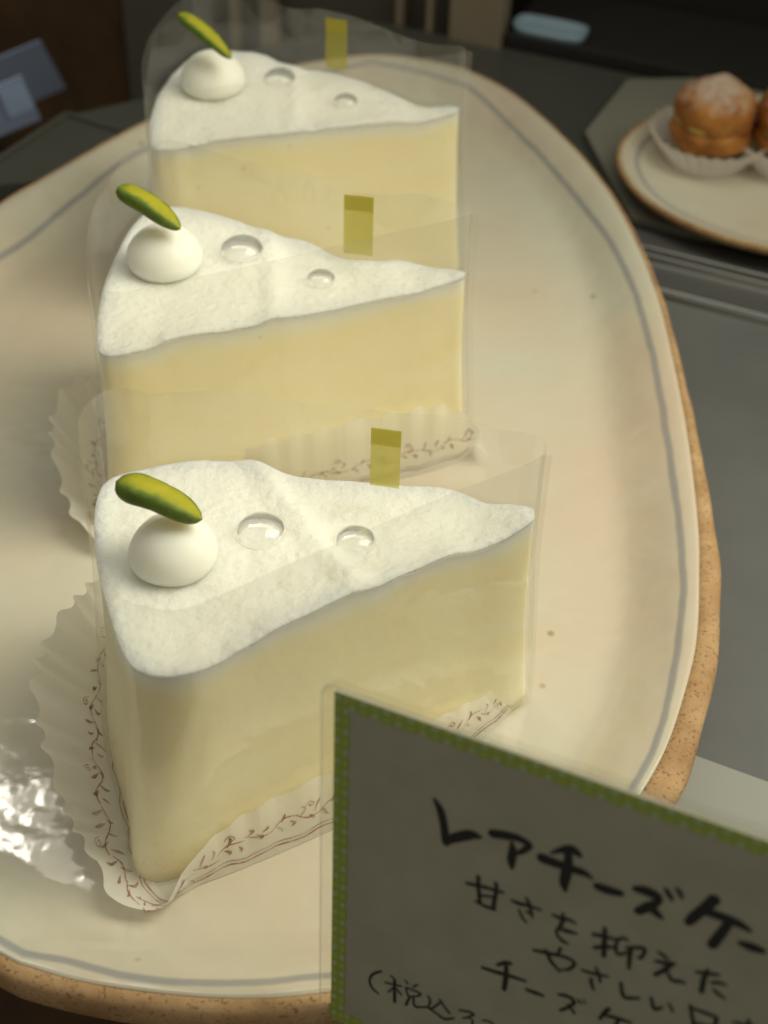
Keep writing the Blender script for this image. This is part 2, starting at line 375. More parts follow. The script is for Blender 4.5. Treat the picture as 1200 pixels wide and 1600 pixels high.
# rear shelf: dark, from the rail to the sliding doors
bw0, bw1 = Vector(P2(782, 73)), Vector(P2(943, 106)); bd = (bw1 - bw0).normalized()
E0 = Vector(P2(0, 250)) ; E1 = Vector(P2(105, 180)); E2 = Vector(P2(240, 150))
far = bw0 - bd * 6
poly = [Dd - rn * 1.7 + rd * 0, Cc - rn * 1.7, bw0 + bd * 30, far, E2 + Vector((1, 3)), E2, E1, E0, E0 + (E0 - E1) * .6]
tag(slab('rear_shelf', poly, -1.01, .6, M['shelfdark']), kind='structure')
lip = MB()
for a_, b_ in ((E0 + (E0 - E1) * .5, E1), (E1, Vector(P2(190, 207)))):
    d = (b_ - a_); L = d.length; d.normalize(); d3 = Vector((d.x, d.y, 0)); n3 = Vector((-d.y, d.x, 0))
    c = (a_ + b_) / 2
    lip.box((c.x, c.y, -.93), (d3, n3, ZA), (L / 2, .10, .08))
tag(bevel(lip.build('shelf_edge_trim', principled('dark_trim', (.075, .075, .062), .5), smooth=False), .03, 2), kind='structure')
# floor of the cabinet far below
tag(slab('cabinet_floor', [(-90, -60), (90, -60), (90, 110), (-90, 110)], -14, 1, M['wood']), kind='structure')
# rear wall of the cabinet
def wall_box(name, u0, u1, z0, z1, off, th, m, **k):
    b = MB(); c = bw0 + bd * ((u0 + u1) / 2); nrm = Vector((-bd.y, bd.x)); c = c + nrm * (off + th / 2)
    b.box((c.x, c.y, (z0 + z1) / 2), (Vector((bd.x, bd.y, 0)), Vector((nrm.x, nrm.y, 0)), ZA), ((u1 - u0) / 2, th / 2, (z1 - z0) / 2))
    return bevel(b.build(name, m, **k, smooth=False), .08, 2)
tag(wall_box('rear_wall', -60, 45, -13.9, 40, 6, 1, M['black']), kind='structure')
tag(wall_box('side_cabinet', -60, -20.5, -13.8, 7.5, 2, 3, M['wood']), 'dark brown wooden panel beyond the shelf at the upper left', 'panel')
dr = empty('sliding_door', (bw0.x, bw0.y, -1)); rt = (bw0.x, bw0.y, -1)
tag(dr, 'bronze framed sliding door standing behind the big oval plate', 'door')
wall_box('frame_post', -2.35, 0.05, -6, 30, -.3, 1.2, M['post'], parent=dr, root=rt)
wall_box('frame_post', -3.55, -3.25, -7, 30, 0, .6, M['post'], parent=dr, root=rt)
wall_box('frame_post', -5.2, -4.85, -7, 30, .5, .6, M['post'], parent=dr, root=rt)
wall_box('frame_post', -12.0, -11.2, -7, 30, .5, .6, M['post'], parent=dr, root=rt)
wall_box('frame_post', -13.6, -13.2, -7, 30, .5, .6, M['post'], parent=dr, root=rt)
wall_box('door_panel', -20, -2.4, -9, 30, 1.3, .5, principled('smoked_door_panel', (.10, .09, .07), .4), parent=dr, root=rt)

# ------------------------------------------------------------------ the oval stoneware plate
edge_px = [(-1, 319), (60, 283), (120, 248), (180, 214), (232, 188), (330, 143), (430, 108), (540, 88), (600, 85), (660, 92), (720, 105), (790, 138), (850, 185), (910, 245), (960, 312),
           (1000, 390), (1030, 470), (1052, 560), (1070, 650), (1082, 731), (1092, 829), (1093, 900), (1091, 975), (1081, 1040), (1048, 1150), (1010, 1225), (940, 1330), (840, 1440),
           (720, 1512), (600, 1541), (515, 1548), (425, 1557), (300, 1555), (150, 1536), (50, 1510), (0, 1488)]
wid = [.16, .16, .16, .16, .16, .14, .14, .14, .14, .14, .14, .14, .15, .16, .19, .22, .25, .28, .33, .42, .56, .64, .63, .66, .74, .76, .7, .55, .45, .4, .36, .34, .34, .34, .34, .34]
EP = [(W(x, y, 1.0).x, W(x, y, 1.0).y, wd) for (x, y), wd in zip(edge_px, wid)]
# unseen left end, closed as the oval goes on
EP += [(-9.8, -12.9, .33), (-12.6, -10.2, .3), (-14.9, -6.2, .28), (-16.0, -1.2, .25), (-16.2, 4.0, .22), (-15.4, 9.2, .2)]
line_px = [(0, 375), (100, 303), (180, 245), (232, 216), (330, 165), (430, 125), (560, 98), (600, 97), (700, 117), (760, 147), (850, 230), (930, 330), (980, 420), (1010, 510), (1030, 600), (1046, 700),
           (1060, 800), (1068, 900), (1060, 1000), (1040, 1110), (1003, 1215), (930, 1312), (830, 1418), (715, 1492), (600, 1520), (500, 1525), (400, 1535), (300, 1537), (200, 1525), (100, 1500), (0, 1472)]
LP = [(W(x, y, .93).x, W(x, y, .93).y) for (x, y) in line_px] + [(-9.4, -12.2), (-12.0, -9.7), (-14.2, -5.9), (-15.2, -1.2), (-15.4, 3.8), (-14.6, 8.7)]
EP = crom(EP, True, 6); LPs = crom(LP, True, 6)
PC = (-4.2, 4.6)
NP = 420
angs = [2 * pi * i / NP for i in range(NP)]
redge = [ray(EP, PC, a) for a in angs]; rline = [min(ray(LPs, PC, a), redge[i] - .25) for i, a in enumerate(angs)]
def width_at(x, y):
    best = min(EP, key=lambda e: (e[0] - x) ** 2 + (e[1] - y) ** 2); return best[2]
wd_ = [width_at(PC[0] + redge[i] * cos(a), PC[1] + redge[i] * sin(a)) for i, a in enumerate(angs)]
wd_ = [sum(wd_[(i + k) % NP] for k in range(-4, 5)) / 9 for i in range(NP)]
def plate_z(d, x=0, y=0):                 # d = distance in from the glaze edge
    return 1.0 * (1 - sstep(0, 2.3, d)) ** 1.0 * 1.0 + .02 * nz(x, y, 0, .25) * sstep(.5, 3, d)
plate_root = (PC[0], PC[1], -1)
plate = empty('oval_plate', plate_root)
tag(plate, 'large handmade cream oval plate with blue grey line and bare clay rim, under the cakes', 'plate')
g = MB()
ts = [0.0] + [(k / 34) for k in range(1, 35)]
def plate_pt(i, r):
    a = angs[i]; x = PC[0] + r * cos(a); y = PC[1] + r * sin(a); return x, y
rings = []
c0 = g.vert((PC[0], PC[1], plate_z(9)), line=9)
for k in range(1, 35):
    row = []
    for i in range(NP):
        r = rline[i] * (k / 34) ** .8; x, y = plate_pt(i, r); row.append(g.vert((x, y, plate_z(redge[i] - r, x, y)), line=r - rline[i]))
    rings.append(row)
for k in range(1, 9):
    row = []
    for i in range(NP):
        r = rline[i] + (redge[i] - rline[i]) * k / 8; x, y = plate_pt(i, r)
        row.append(g.vert((x, y, plate_z(redge[i] - r) - (.05 if k == 8 else 0)), line=r - rline[i]))
    rings.append(row)
for i in range(NP): g.face((c0, rings[0][i], rings[0][(i + 1) % NP]))
for k in range(len(rings) - 1):
    for i in range(NP):
        j = (i + 1) % NP; g.face((rings[k][i], rings[k + 1][i], rings[k + 1][j], rings[k][j]))
g.build('glazed_surface', M['glaze'], plate, root=plate_root)
g = MB()
def rimprof(i):
    w0 = wd_[i] * (1 + .10 * nz(cos(angs[i]) * 9, sin(angs[i]) * 9)); r = redge[i]
    return [(r - .03, .90), (r + .02, .965), (r + w0 * .35, .985), (r + w0 * .75, .93), (r + w0 * .95, .82), (r + w0 * 1.0, .66), (r + w0 * .95, .42), (r + w0 * .8, .15), (r + w0 * .3 - .1, -.2), (r - .7, -.55), (r - 1.6, -.8), (r - 1.9, -.996), (r - 2.4, -.996)]
rows = []
for i in range(NP):
    rows.append([g.vert((*plate_pt(i, r), z + .02 * nz(cos(angs[i]) * 20, sin(angs[i]) * 20, z * 2))) for r, z in rimprof(i)])
for i in range(NP):
    j = (i + 1) % NP
    for k in range(len(rows[0]) - 1): g.face((rows[i][k], rows[i][k + 1], rows[j][k + 1], rows[j][k]))
g.build('clay_rim', M['clay'], plate, root=plate_root)

# ------------------------------------------------------------------ the cakes
H = 5.95
cakes = [
 dict(edge=[(830, 818), (800, 833), (745, 854), (700, 873), (650, 895), (600, 917), (550, 939), (500, 962), (430, 993), (370, 1020), (340, 1034), (310, 1046), (270, 1054), (230, 1050), (205, 1035), (185, 1000), (172, 960), (160, 920), (151, 880), (147, 830), (149, 790), (160, 760), (182, 743), (210, 733), (270, 724), (330, 722), (400, 723), (450, 736), (500, 745), (560, 749), (620, 755), (680, 758), (720, 765), (760, 778), (800, 784), (829, 792), (835, 808)],
      film=[(842, 713), (740, 696), (628, 678), (575, 671), (450, 655), (360, 643), (280, 630), (225, 614), (190, 606), (160, 613), (135, 632), (122, 660), (124, 710), (136, 780), (155, 850), (178, 902), (200, 930), (225, 944), (255, 952), (290, 950), (350, 927), (440, 886), (560, 834), (700, 772)],
      dol=(270, 847), dr=.90, nut=((181, 752, 7.75), (316, 812, 7.2), .385, -38),
      drops=[(407, 828, .54), (555, 840, .44)], ridge=[(395, 712), (450, 785), (505, 860), (545, 905)], tape=(577, 627)),
 dict(edge=[(725, 435), (700, 441), (660, 450), (600, 462), (520, 479), (450, 495), (430, 499), (380, 510), (300, 527), (260, 536), (230, 543), (190, 551), (160, 550), (151, 530), (153, 490), (163, 440), (180, 400), (198, 362), (220, 336), (250, 322), (285, 320), (330, 334), (380, 350), (430, 366), (480, 374), (520, 394), (560, 403), (600, 405), (640, 403), (660, 406), (680, 411), (705, 419), (724, 427)],
      film=[(728, 335), (650, 323), (577, 312), (530, 307), (450, 298), (330, 287), (250, 279), (205, 277), (175, 286), (153, 308), (139, 350), (134, 400), (138, 428), (150, 447), (185, 456), (260, 442), (430, 406), (600, 366)],
      dol=(256, 387), dr=.97, nut=((184, 292, 8.0), (282, 358, 7.35), .35, -38),
      drops=[(378, 393, .57), (501, 429, .38)], ridge=[(418, 360), (425, 400), (430, 450), (425, 500)], tape=(532, 576)),
 dict(edge=[(717, 172), (690, 178), (640, 184), (560, 193), (510, 199), (480, 203), (450, 207), (380, 216), (330, 222), (300, 226), (270, 231), (240, 228), (233, 205), (238, 172), (248, 145), (268, 115), (290, 93), (315, 82), (350, 78), (400, 86), (440, 100), (465, 107), (495, 106), (530, 113), (570, 126), (610, 143), (640, 155), (680, 163), (710, 164)],
      film=[(718, 80), (650, 73), (600, 66), (545, 57), (500, 50), (425, 37), (345, 24), (300, 14), (268, 24), (242, 52), (230, 88), (228, 120), (237, 140), (262, 147), (300, 141), (450, 120), (600, 98)],
      dol=(332, 112), dr=1.0, nut=((278, 20, 8.3), (362, 92, 7.4), .275, -30),
      drops=[(437, 122, .50), (540, 153, .38)], ridge=[(460, 98), (462, 140), (458, 190)], tape=(508, 541)),
]
labels = [('front', 'nearest cheesecake slice, just behind the price card, fat yellow green pistachio on its cream ball'),
          ('middle', 'middle cheesecake slice of the row, between the other two, green nut tilted on its cream'),
          ('back', 'farthest cheesecake slice, nearest the dark door, with a thin upright pistachio splinter')]
liners = [
 dict(pairs=[((205, 950, .1), (165, 885, 2.4)), ((188, 1010, .05), (128, 925, 2.4)), ((185, 1040, .05), (97, 958, 2.4)), ((185, 1085, .05), (70, 1002, 2.2)), ((187, 1140, .05), (52, 1065, 1.9)), ((193, 1190, .05), (62, 1135, 1.5)), ((203, 1240, .05), (80, 1200, 1.2)),
             ((215, 1290, .05), (104, 1272, .9)), ((226, 1335, .05), (142, 1335, .7)), ((240, 1375, .05), (185, 1412, .5)), ((258, 1402, .05), (240, 1420, .45)), ((283, 1398, .05), (268, 1398, .7)), ((312, 1382, .05), (300, 1345, 1.0)),
             ((360, 1364, .05), (350, 1295, 1.35)), ((430, 1335, .05), (420, 1252, 1.6)), ((510, 1300, .05), (505, 1212, 1.7)), ((600, 1258, .05), (598, 1168, 1.7)), ((700, 1195, .05), (700, 1115, 1.5)), ((780, 1130, .05), (785, 1070, 1.0)), ((822, 1085, .05), (818, 1045, .8))],
      name='paper_liner', label='vine printed pleated paper cup under the nearest cheesecake, beside the price card'),
 dict(pairs=[((205, 640, .1), (180, 585, 2.3)), ((180, 690, .05), (135, 590, 2.5)), ((176, 715, .05), (105, 603, 2.4)), ((175, 745, .05), (84, 638, 2.1)), ((180, 775, .05), (80, 680, 1.8)), ((188, 800, .05), (88, 730, 1.4)), ((196, 820, .05), (102, 778, 1.0)),
             ((205, 840, .05), (135, 832, .7)), ((225, 845, .05), (200, 848, .5)), ((250, 835, .05), (240, 790, 1.0)), ((320, 818, .05), (310, 722, 2.0)), ((420, 798, .05), (412, 692, 2.3)), ((520, 772, .05), (515, 667, 2.4)), ((620, 748, .05), (617, 645, 2.4)), ((690, 730, .05), (697, 634, 2.2)), ((730, 712, .05), (742, 664, 1.3)), ((742, 690, .05), (762, 712, .4))],
      name='paper_liner', label='vine printed pleated paper cup under the middle cheesecake of the row'),
]
def ribbon(b, fn, ctrl, n=10, off=0.0):
    """flat tapering stroke: ctrl = [(u, v, halfwidth)] in surface units; fn(u, v) -> point"""
    P = crom(ctrl, False, n); L = []
    for i, (u, v, hw) in enumerate(P):
        a = P[max(i - 1, 0)]; c = P[min(i + 1, len(P) - 1)]; du, dv = c[0] - a[0], c[1] - a[1]; l = hypot(du, dv) or 1
        L.append((b.vert(fn(u - dv / l * hw, v + du / l * hw)), b.vert(fn(u + dv / l * hw, v - du / l * hw))))
    for i in range(len(L) - 1): b.face((L[i][0], L[i][1], L[i + 1][1], L[i + 1][0]))

for ci, ck in enumerate(cakes):
    E_ = [(W(x, y, H).x, W(x, y, H).y) for x, y in ck['edge']]
    E_ = resample(crom(E_, True, 6), 260)
    cx = sum(p[0] for p in E_) / len(E_); cy = sum(p[1] for p in E_) / len(E_)
    C0 = (cx, cy)
    root = (cx, cy, 0.03)
    ek = [(atan2(p[1] - cy, p[0] - cx), hypot(p[0] - cx, p[1] - cy)) for p in E_]
    cake = empty('cheesecake_slice', root)
    tag(cake, labels[ci][1], 'cake', 'cheesecake slices on the oval plate')
    ridge = [W(x, y, H + .1) for x, y in ck['ridge']]
    tip = E_[0]
    WV = [(830, .0), (800, -.12), (745, .10), (700, .27), (650, .20), (600, .22), (550, .36), (500, .32), (430, .24), (370, .15), (340, .05), (310, 0)] if ci == 0 else ([(715, 0), (680, .0), (620, .0), (520, .02), (465, .10), (430, .0), (360, -.05), (300, .06), (262, .09), (235, -.05), (200, 0)] if ci == 1 else
          [(712, 0), (680, .0), (600, .0), (510, .12), (480, .10), (450, .0), (390, .08), (340, .12), (305, -.03), (280, 0)])
    WV = [(W(x, (1204 - .46 * x, 594 - .22 * x, 265 - .13 * x)[ci], H).x, d) for x, d in WV]
    def top_z(x, y, t, ci=ci, ridge=ridge, tip=tip, WV=WV):
        z = H + .10 * nz(x, y, ci * 7.3, .55) + .04 * nz(x, y, 3.1 + ci, 1.7) + .014 * nz(x, y, 1, 6)
        best = 9
        for k in range(len(ridge) - 1):
            a, c = ridge[k], ridge[k + 1]; dx, dy = c.x - a.x, c.y - a.y
            s = min(max(((x - a.x) * dx + (y - a.y) * dy) / (dx * dx + dy * dy), 0), 1)
            side = (x - ridge[0].x) * (ridge[-1].y - ridge[0].y) - (y - ridge[0].y) * (ridge[-1].x - ridge[0].x)
            dd = hypot(x - a.x - dx * s, y - a.y - dy * s) * (1 if side > 0 else -1)
            if abs(dd) < abs(best): best = dd
        z += .15 * math.exp(-(best / .32) ** 2) + (.09 if best > 0 else -.05) * (1 - math.exp(-(best / .5) ** 2)) * math.exp(-(best / 2.2) ** 2)
        dt = hypot(x - tip[0], y - tip[1]); z += .10 * math.exp(-(dt / .55) ** 2) - .08 * math.exp(-((dt - 1.25) / .5) ** 2)
        fade = sstep(0, 1.3, cy + (tip[1] - cy) / (tip[0] - cx) * (x - cx) - y)
        if fade > 0 and WV[-1][0] < x < WV[0][0]:
            for k in range(len(WV) - 1):
                if WV[k + 1][0] <= x <= WV[k][0]:
                    f = (x - WV[k + 1][0]) / (WV[k][0] - WV[k + 1][0]); f = f * f * (3 - 2 * f)
                    z += (WV[k + 1][1] * (1 - f) + WV[k][1] * f) * t ** 2.5 * .8 * fade
        return z - .05 * sstep(.95, 1.0, t) ** 2
    ca_ = atan2(W(225, 1052, H).y - cy, W(225, 1052, H).x - cx)
    def flare(a, t, ci=ci, ca_=ca_):
        d = (a - ca_ + pi) % (2 * pi) - pi
        return .36 * (1 - t) ** 1.9 + (.50 * (1 - t) ** 1.3 * math.exp(-(d / .16) ** 2) if ci == 0 else 0)
    # filling
    b = MB(); NE = len(ek); nv = 24
    for i, (a, r) in enumerate(ek):
        zt = top_z(cx + r * cos(a), cy + r * sin(a), 1) - .07
        dpt = .46 + .20 * nz(cx + r * cos(a), cy + r * sin(a), 9, .8)
        for j in range(nv):
            t = 1 - (1 - j / (nv - 1)) ** 1.5; z = .03 + t * (zt - .03)
            rr = r - .013 - .003 * nz(cos(a) * r, sin(a) * r, z, 1.3) * (1 - t) * 2 + flare(a, t) - (.04 if j == 0 else 0)
            b.vert((cx + rr * cos(a), cy + rr * sin(a), z), whip=1 - sstep(.05, dpt * 1.35, zt - z))
    for i in range(NE):
        i2 = (i + 1) % NE
        for j in range(nv - 1): b.face((i * nv + j, i2 * nv + j, i2 * nv + j + 1, i * nv + j + 1))
    cap = [b.vert((cx + r * .86 * cos(a), cy + r * .86 * sin(a), H - .75), whip=1) for a, r in ek]
    for i in range(NE): i2 = (i + 1) % NE; b.face((i * nv + nv - 1, i2 * nv + nv - 1, cap[i2], cap[i]))
    b.face(cap); b.face([i * nv for i in reversed(range(NE))])
    b.build('cheese_filling', M['cheese'], cake, root=root)
    # cream layer
    b = MB(); nr = 44; cen = b.vert((cx, cy, top_z(cx, cy, 0)))
    rows = []
    for k in range(1, nr + 1):
        t = 1 - (1 - k / nr) ** 1.35; row = []
        for (a, r) in ek:
            rr = r * t; x = cx + rr * cos(a); y = cy + rr * sin(a); row.append(b.vert((x, y, top_z(x, y, t))))
        rows.append(row)
    for s in (.2, .5, 1.0):
        row = []
        for (a, r) in ek:
            x = cx + r * cos(a); y = cy + r * sin(a); zt = top_z(x, y, 1)
            th = .14
            rr = r - .020 * s; row.append(b.vert((cx + rr * cos(a), cy + rr * sin(a), zt - th * s), smear=0))
        rows.append(row)
    row = [b.vert((cx + (r - .2) * cos(a), cy + (r - .2) * sin(a), b.v[rows[-1][i]].z - .01), smear=0) for i, (a, r) in enumerate(ek)]
    rows.append(row)
    for i in range(NE): b.face((cen, rows[0][i], rows[0][(i + 1) % NE]))
    for k in range(len(rows) - 1):
        for i in range(NE): i2 = (i + 1) % NE; b.face((rows[k][i], rows[k + 1][i], rows[k + 1][i2], rows[k][i2]))
    b.build('cream_topping', M['cream'], cake, root=root)
    # dollop
    dx, dy = ck['dol']; dc = W(dx, dy, H + .55); R = ck['dr']; zb = top_z(dc.x, dc.y, .3) - .05
    prof = [(.62, 0), (.82, .04), (.955, .16), (1.0, .33), (.98, .47), (.92, .66), (.83, .82), (.70, .97), (.54, 1.09), (.36, 1.18), (.17, 1.23), (0.01, 1.24)]
    pr_ = crom(prof, False, 3)
    b = MB(); b.grid(lambda u, v: Vector((dc.x + R * pr_[round(v * (len(pr_) - 1))][0] * (1 + .025 * nz(cos(2 * pi * u), sin(2 * pi * u), v * 2 + ci, 1.3)) * cos(2 * pi * u),
                                   dc.y + R * pr_[round(v * (len(pr_) - 1))][0] * (1 + .025 * nz(cos(2 * pi * u), sin(2 * pi * u), v * 2 + ci, 1.3)) * sin(2 * pi * u),
                                   zb + R * .96 * pr_[round(v * (len(pr_) - 1))][1])), 48, len(pr_), closed=True)
    dol = b.build('cream_dollop', M['dollop'], cake, root=root)
    # pistachio
    (x0, y0, z0), (x1, y1, z1), hw, roll = ck['nut']
    p0 = W(x0, y0, z0); p1 = W(x1, y1, z1); ax = (p1 - p0); L = ax.length; ax.normalize()
    upn = ((EYE - p0).normalized() * .75 + Vector((0, 0, 1)) * .55); upn = (upn - ax * upn.dot(ax)).normalized(); sd = ax.cross(upn)
    rr_ = radians(roll); upn, sd = upn * cos(rr_) + sd * sin(rr_), sd * cos(rr_) - upn * sin(rr_)
    b = MB(); ns = 30; na = 28
    for i in range(ns + 1):
        t = i / ns; s = max(1e-3, (1 - abs(2 * t - 1) ** (5.5 if t < .5 else 3.0))) ** .6 * (0.92 + .10 * cos((t - .25) * 3.2) + .03 * sin(t * 9 + ci * 2))
        bend = .10 * sin(pi * t)
        for j in range(na):
            a = 2 * pi * j / na; x_ = cos(a) * hw * s; y_ = sin(a) * hw * .85 * s
            cut = .30 * hw * s
            fl = 0.0
            if y_ > cut:
                fl = min(1, (y_ - cut) / (hw * .30 * s + 1e-6)) * (1 - abs(x_ / (hw * .95 * s + 1e-6)) ** 2.) * (1 - .6 * abs(2 * t - 1.1) ** 3) ; y_ = cut + (y_ - cut) * .28
            q = p0 + ax * (L * t) + sd * x_ + upn * (y_ + bend) + upn * (.02 * nz(t * 6, cos(a) * 2, sin(a) * 2 + ci))
            b.vert(q, flesh=max(0, min(1, .12 + .75 * fl + .15 * nz(t * 9, a, 0))) if fl > 0 else max(0, .22 + .18 * nz(t * 5, a * 2, ci)))
    for i in range(ns):
        for j in range(na): j2 = (j + 1) % na; b.face((i * na + j, i * na + j2, (i + 1) * na + j2, (i + 1) * na + j))
    b.face(list(reversed(range(na)))); b.face([ns * na + j for j in range(na)])
    b.build('pistachio', M['nut'], cake, root=root)
    # clear jelly beads
    for (x, y, r) in ck['drops']:
        q = W(x, y, H + .15); z = top_z(q.x, q.y, .5)
        b = MB(); hgt = r * .58
        def bead(u, v):
            ph = v * pi; rr = r * sin(ph) ** .9 if 0 < v < 1 else 0.001
            zz = cos(ph); zz = zz * hgt if zz > 0 else zz * .12
            return Vector((q.x + rr * cos(2 * pi * u) * (1 + .04 * sin(4 * pi * u)), q.y + rr * sin(2 * pi * u), z + .06 + zz))
        b.grid(bead, 32, 18, closed=True); b.build('jelly_bead', M['jelly'], cake, root=root)
    # plastic collar: surface between the base outline and the outline of its upper edge
    ft = [(W(x, y, 7.85).x, W(x, y, 7.85).y) for x, y in ck['film']]
    ft = crom(ft, True, 6)
    tipa = atan2(ft[0][1] - cy, ft[0][0] - cx)
    NF = 300
    # sample densely near the tip
    aset = sorted(set([a for a, r in ek] + [atan2(p[1] - cy, p[0] - cx) for p in ft]))
    rb = {a: ray(E_, C0, a) + .09 + flare(a, 0) for a in aset}; rtp = {a: ray(ft, C0, a) for a in aset}
    rtp = {a: max(rtp[a], ray(E_, C0, a) + .05) for a in aset}
    def fsurf(a, t, r0=None, r1=None):
        r0 = rb[a] if a in rb else ray(E_, C0, a) + .10; r1 = rtp[a] if a in rtp else ray(ft, C0, a); rm = ray(E_, C0, a) + .07
        r = max(r0 + (r1 - r0) * min(1, t / .74) ** 1.2, rm + flare(a, t))
        return Vector((cx + r * cos(a), cy + r * sin(a), .06 + 7.79 * t))
    b = MB(); nv = 20
    for a in aset:
        for j in range(nv): b.vert(fsurf(a, j / (nv - 1)))
    for i in range(len(aset)):
        i2 = (i + 1) % len(aset)
        for j in range(nv - 1): b.face((i * nv + j, i2 * nv + j, i2 * nv + j + 1, i * nv + j + 1))
    film = b.build('plastic_collar', M['film'], cake, root=root)
    # overlap of the strip at the tip, a thin upright flap
    b = MB()
    aT = min(aset, key=lambda a: abs(a - tipa))
    dT = Vector((cos(aT), sin(aT), 0))
    b.grid(lambda u, v: fsurf(aT, v) + dT * (.02 + u * (.16 + .08 * v)) + Vector((0, .02 * u, 0)), 4, 12)
    b.build('collar_flap', M['film'], film, root=root)
    # tape
    tx0, tx1 = ck['tape']; yt = {0: 674, 1: 309, 2: 52}[ci]
    q0 = W(tx0, yt, 7.85); q1 = W(tx1, yt + 5, 7.85)
    a0, a1 = atan2(q0.y - cy, q0.x - cx), atan2(q1.y - cy, q1.x - cx)
    up_ = {0: .0, 1: .0, 2: .35}[ci]
    def tapef(u, v, t0, t1):
        a = a0 + (a1 - a0) * u; t = t0 + (t1 - t0) * v
        r0 = ray(E_, C0, a) + .10; r1 = ray(ft, C0, a); r = r1 - .03
        return Vector((cx + r * cos(a), cy + r * sin(a), .06 + 7.79 * t))
    b = MB(); b.grid(lambda u, v: tapef(u, v, {0: .81, 1: .79, 2: .86}[ci], 1.01 + up_ * .15), 5, 6); tp = b.build('tape', M['tape'], film, root=root)
    b = MB(); b.grid(lambda u, v: tapef(u, v, .955 + up_ * .15, 1.012 + up_ * .15) - Vector((0, .02, 0)), 5, 3); b.build('tape_fold', M['tape'], film, root=root)

    # paper liner
    if ci < 2:
        lk = liners[ci]; PR = [tuple(W(*a)) + tuple(W(*c)) for a, c in lk['pairs']]
        S_ = crom(PR, False, 10)
        # arc length of the mid line
        Ls = [0.0]
        for i in range(1, len(S_)):
            m0 = [(S_[i - 1][k] + S_[i - 1][k + 3]) / 2 for k in range(3)]; m1 = [(S_[i][k] + S_[i][k + 3]) / 2 for k in range(3)]
            Ls.append(Ls[-1] + (Vector(m1) - Vector(m0)).length)
        LT = Ls[-1]
        def lsurf(u, v, S_=S_, Ls=Ls, LT=LT):
            """u along in cm, v across 0 fold .. 1 free edge"""
            u = min(max(u, 0), LT - 1e-6); lo = 0; hi = len(Ls) - 1
            while hi - lo > 1:
                mid = (lo + hi) // 2
                if Ls[mid] <= u: lo = mid
                else: hi = mid
            f = (u - Ls[lo]) / max(Ls[hi] - Ls[lo], 1e-9)
            p = [S_[lo][k] + (S_[hi][k] - S_[lo][k]) * f for k in range(6)]
            A_ = Vector(p[:3]); B_ = Vector(p[3:]); tg = (Vector(S_[hi][3:]) - Vector(S_[lo][3:])); tg = tg.normalized() if tg.length > 1e-6 else Vector((1, 0, 0))
            nrm = tg.cross(B_ - A_); nrm = nrm.normalized() if nrm.length > 1e-6 else Vector((0, 0, 1))
            stand = sstep(LT * .42, LT * .55, u)
            ph = (u + .35 * nz(u, 5, 1, .9)) / (.62 + .22 * stand) ; tri = (abs((ph % 1) * 2 - 1) - .5) * 2
            soft = sin(2 * pi * ph)
            amp = (.10 * (1 + .5 * nz(u, 0, 3, .7)) * (1 - stand) + .045 * stand) * v
            q = A_ + (B_ - A_) * (v * (1 + .035 * soft * v))
            bow = .10 * sin(pi * v) * (1 if stand < .5 else -.3)
            return q + nrm * (amp * (tri * .7 + soft * .3)) + Vector((0, 0, -bow * .6 + .02 * nz(u, v, 0, 2)))
        lroot = tuple(W(*lk['pairs'][10][0]))
        lt = empty(lk['name'], (lroot[0], lroot[1], .03)); lroot = (lroot[0], lroot[1], .03)
        tag(lt, lk['label'], 'paper cup', 'pleated paper cups under the cheesecakes')
        b = MB(); nu = 340
        b.grid(lambda u, v: lsurf(u * LT, v), nu, 16)
        b.build('pleated_wall', M['glassine'], lt, root=lroot)
        # flat base
        b = MB(); c_ = b.vert((cx, cy, .035)); ids = [b.vert((A_[0], A_[1], .04)) for A_ in S_]
        for i in range(len(ids) - 1): b.face((c_, ids[i], ids[i + 1]))
        b.build('paper_base', M['glassine'], lt, root=lroot, smooth=False)
        # printed vine with leaves, and a double border line
        b = MB(); rnd = random.Random(5 + ci)
        for sgn in (-1, 1):
            def sf(u, v, sgn=sgn):
                e = .05; q = lsurf(u, v); du = lsurf(u + e, v) - q; dv = lsurf(u, v + .04) - q
                n_ = du.cross(dv); n_ = n_.normalized() if n_.length > 1e-9 else Vector((0, 0, 1))
                return q + n_ * .012 * sgn
            def hv(hw_cm, u):   # width in v units
                return hw_cm
            rnd.seed(5 + ci)
            def wall_h(u): return max((lsurf(u, 1) - lsurf(u, 0)).length, .3)
            def st(ctrl, n=6):
                ribbon(b, lambda u, v: sf(u, v / wall_h(u)), ctrl, n)
            for vv, hw2 in ((.20, .022), (.30, .013)):
                c_l = [(u * .35, vv + .05 * sin(u * 1.9), hw2) for u in range(1, int(LT / .35))]
                st(c_l, 2)
            u = .4; k = 0
            while u < LT - .6:
                H0 = wall_h(u); base = min(.78, H0 * .56)
                st([(u - .1, base - .07 * (-1) ** k, .012), (u + .2, base + .10 * (-1) ** k, .020), (u + .55, base - .07 * (-1) ** (k + 1), .012)], 4)
                for q in range(3):
                    uu = u + q * .17 + rnd.uniform(-.06, .06); s_ = 1 if (q + k) % 2 else -1
                    l_ = rnd.uniform(.11, .33)
                    st([(uu, base + .02 * s_, .008), (uu + rnd.uniform(.04, .14), base + s_ * l_ * .6, rnd.uniform(.024, .05)), (uu + .06 + rnd.uniform(-.04, .12), base + s_ * l_, .006)], 3)
                if k % 3 == 1:
                    st([(u + .1, base + .22, .012), (u + .22, base + .36, .014), (u + .34, base + .26, .014), (u + .24, base + .2, .012)], 4)
                    st([(u + .20, base + .26, .035), (u + .26, base + .27, .035)], 2)
                u += .62 + rnd.uniform(-.08, .1); k += 1
        b.build('vine_print', M['print'], lt, root=lroot)

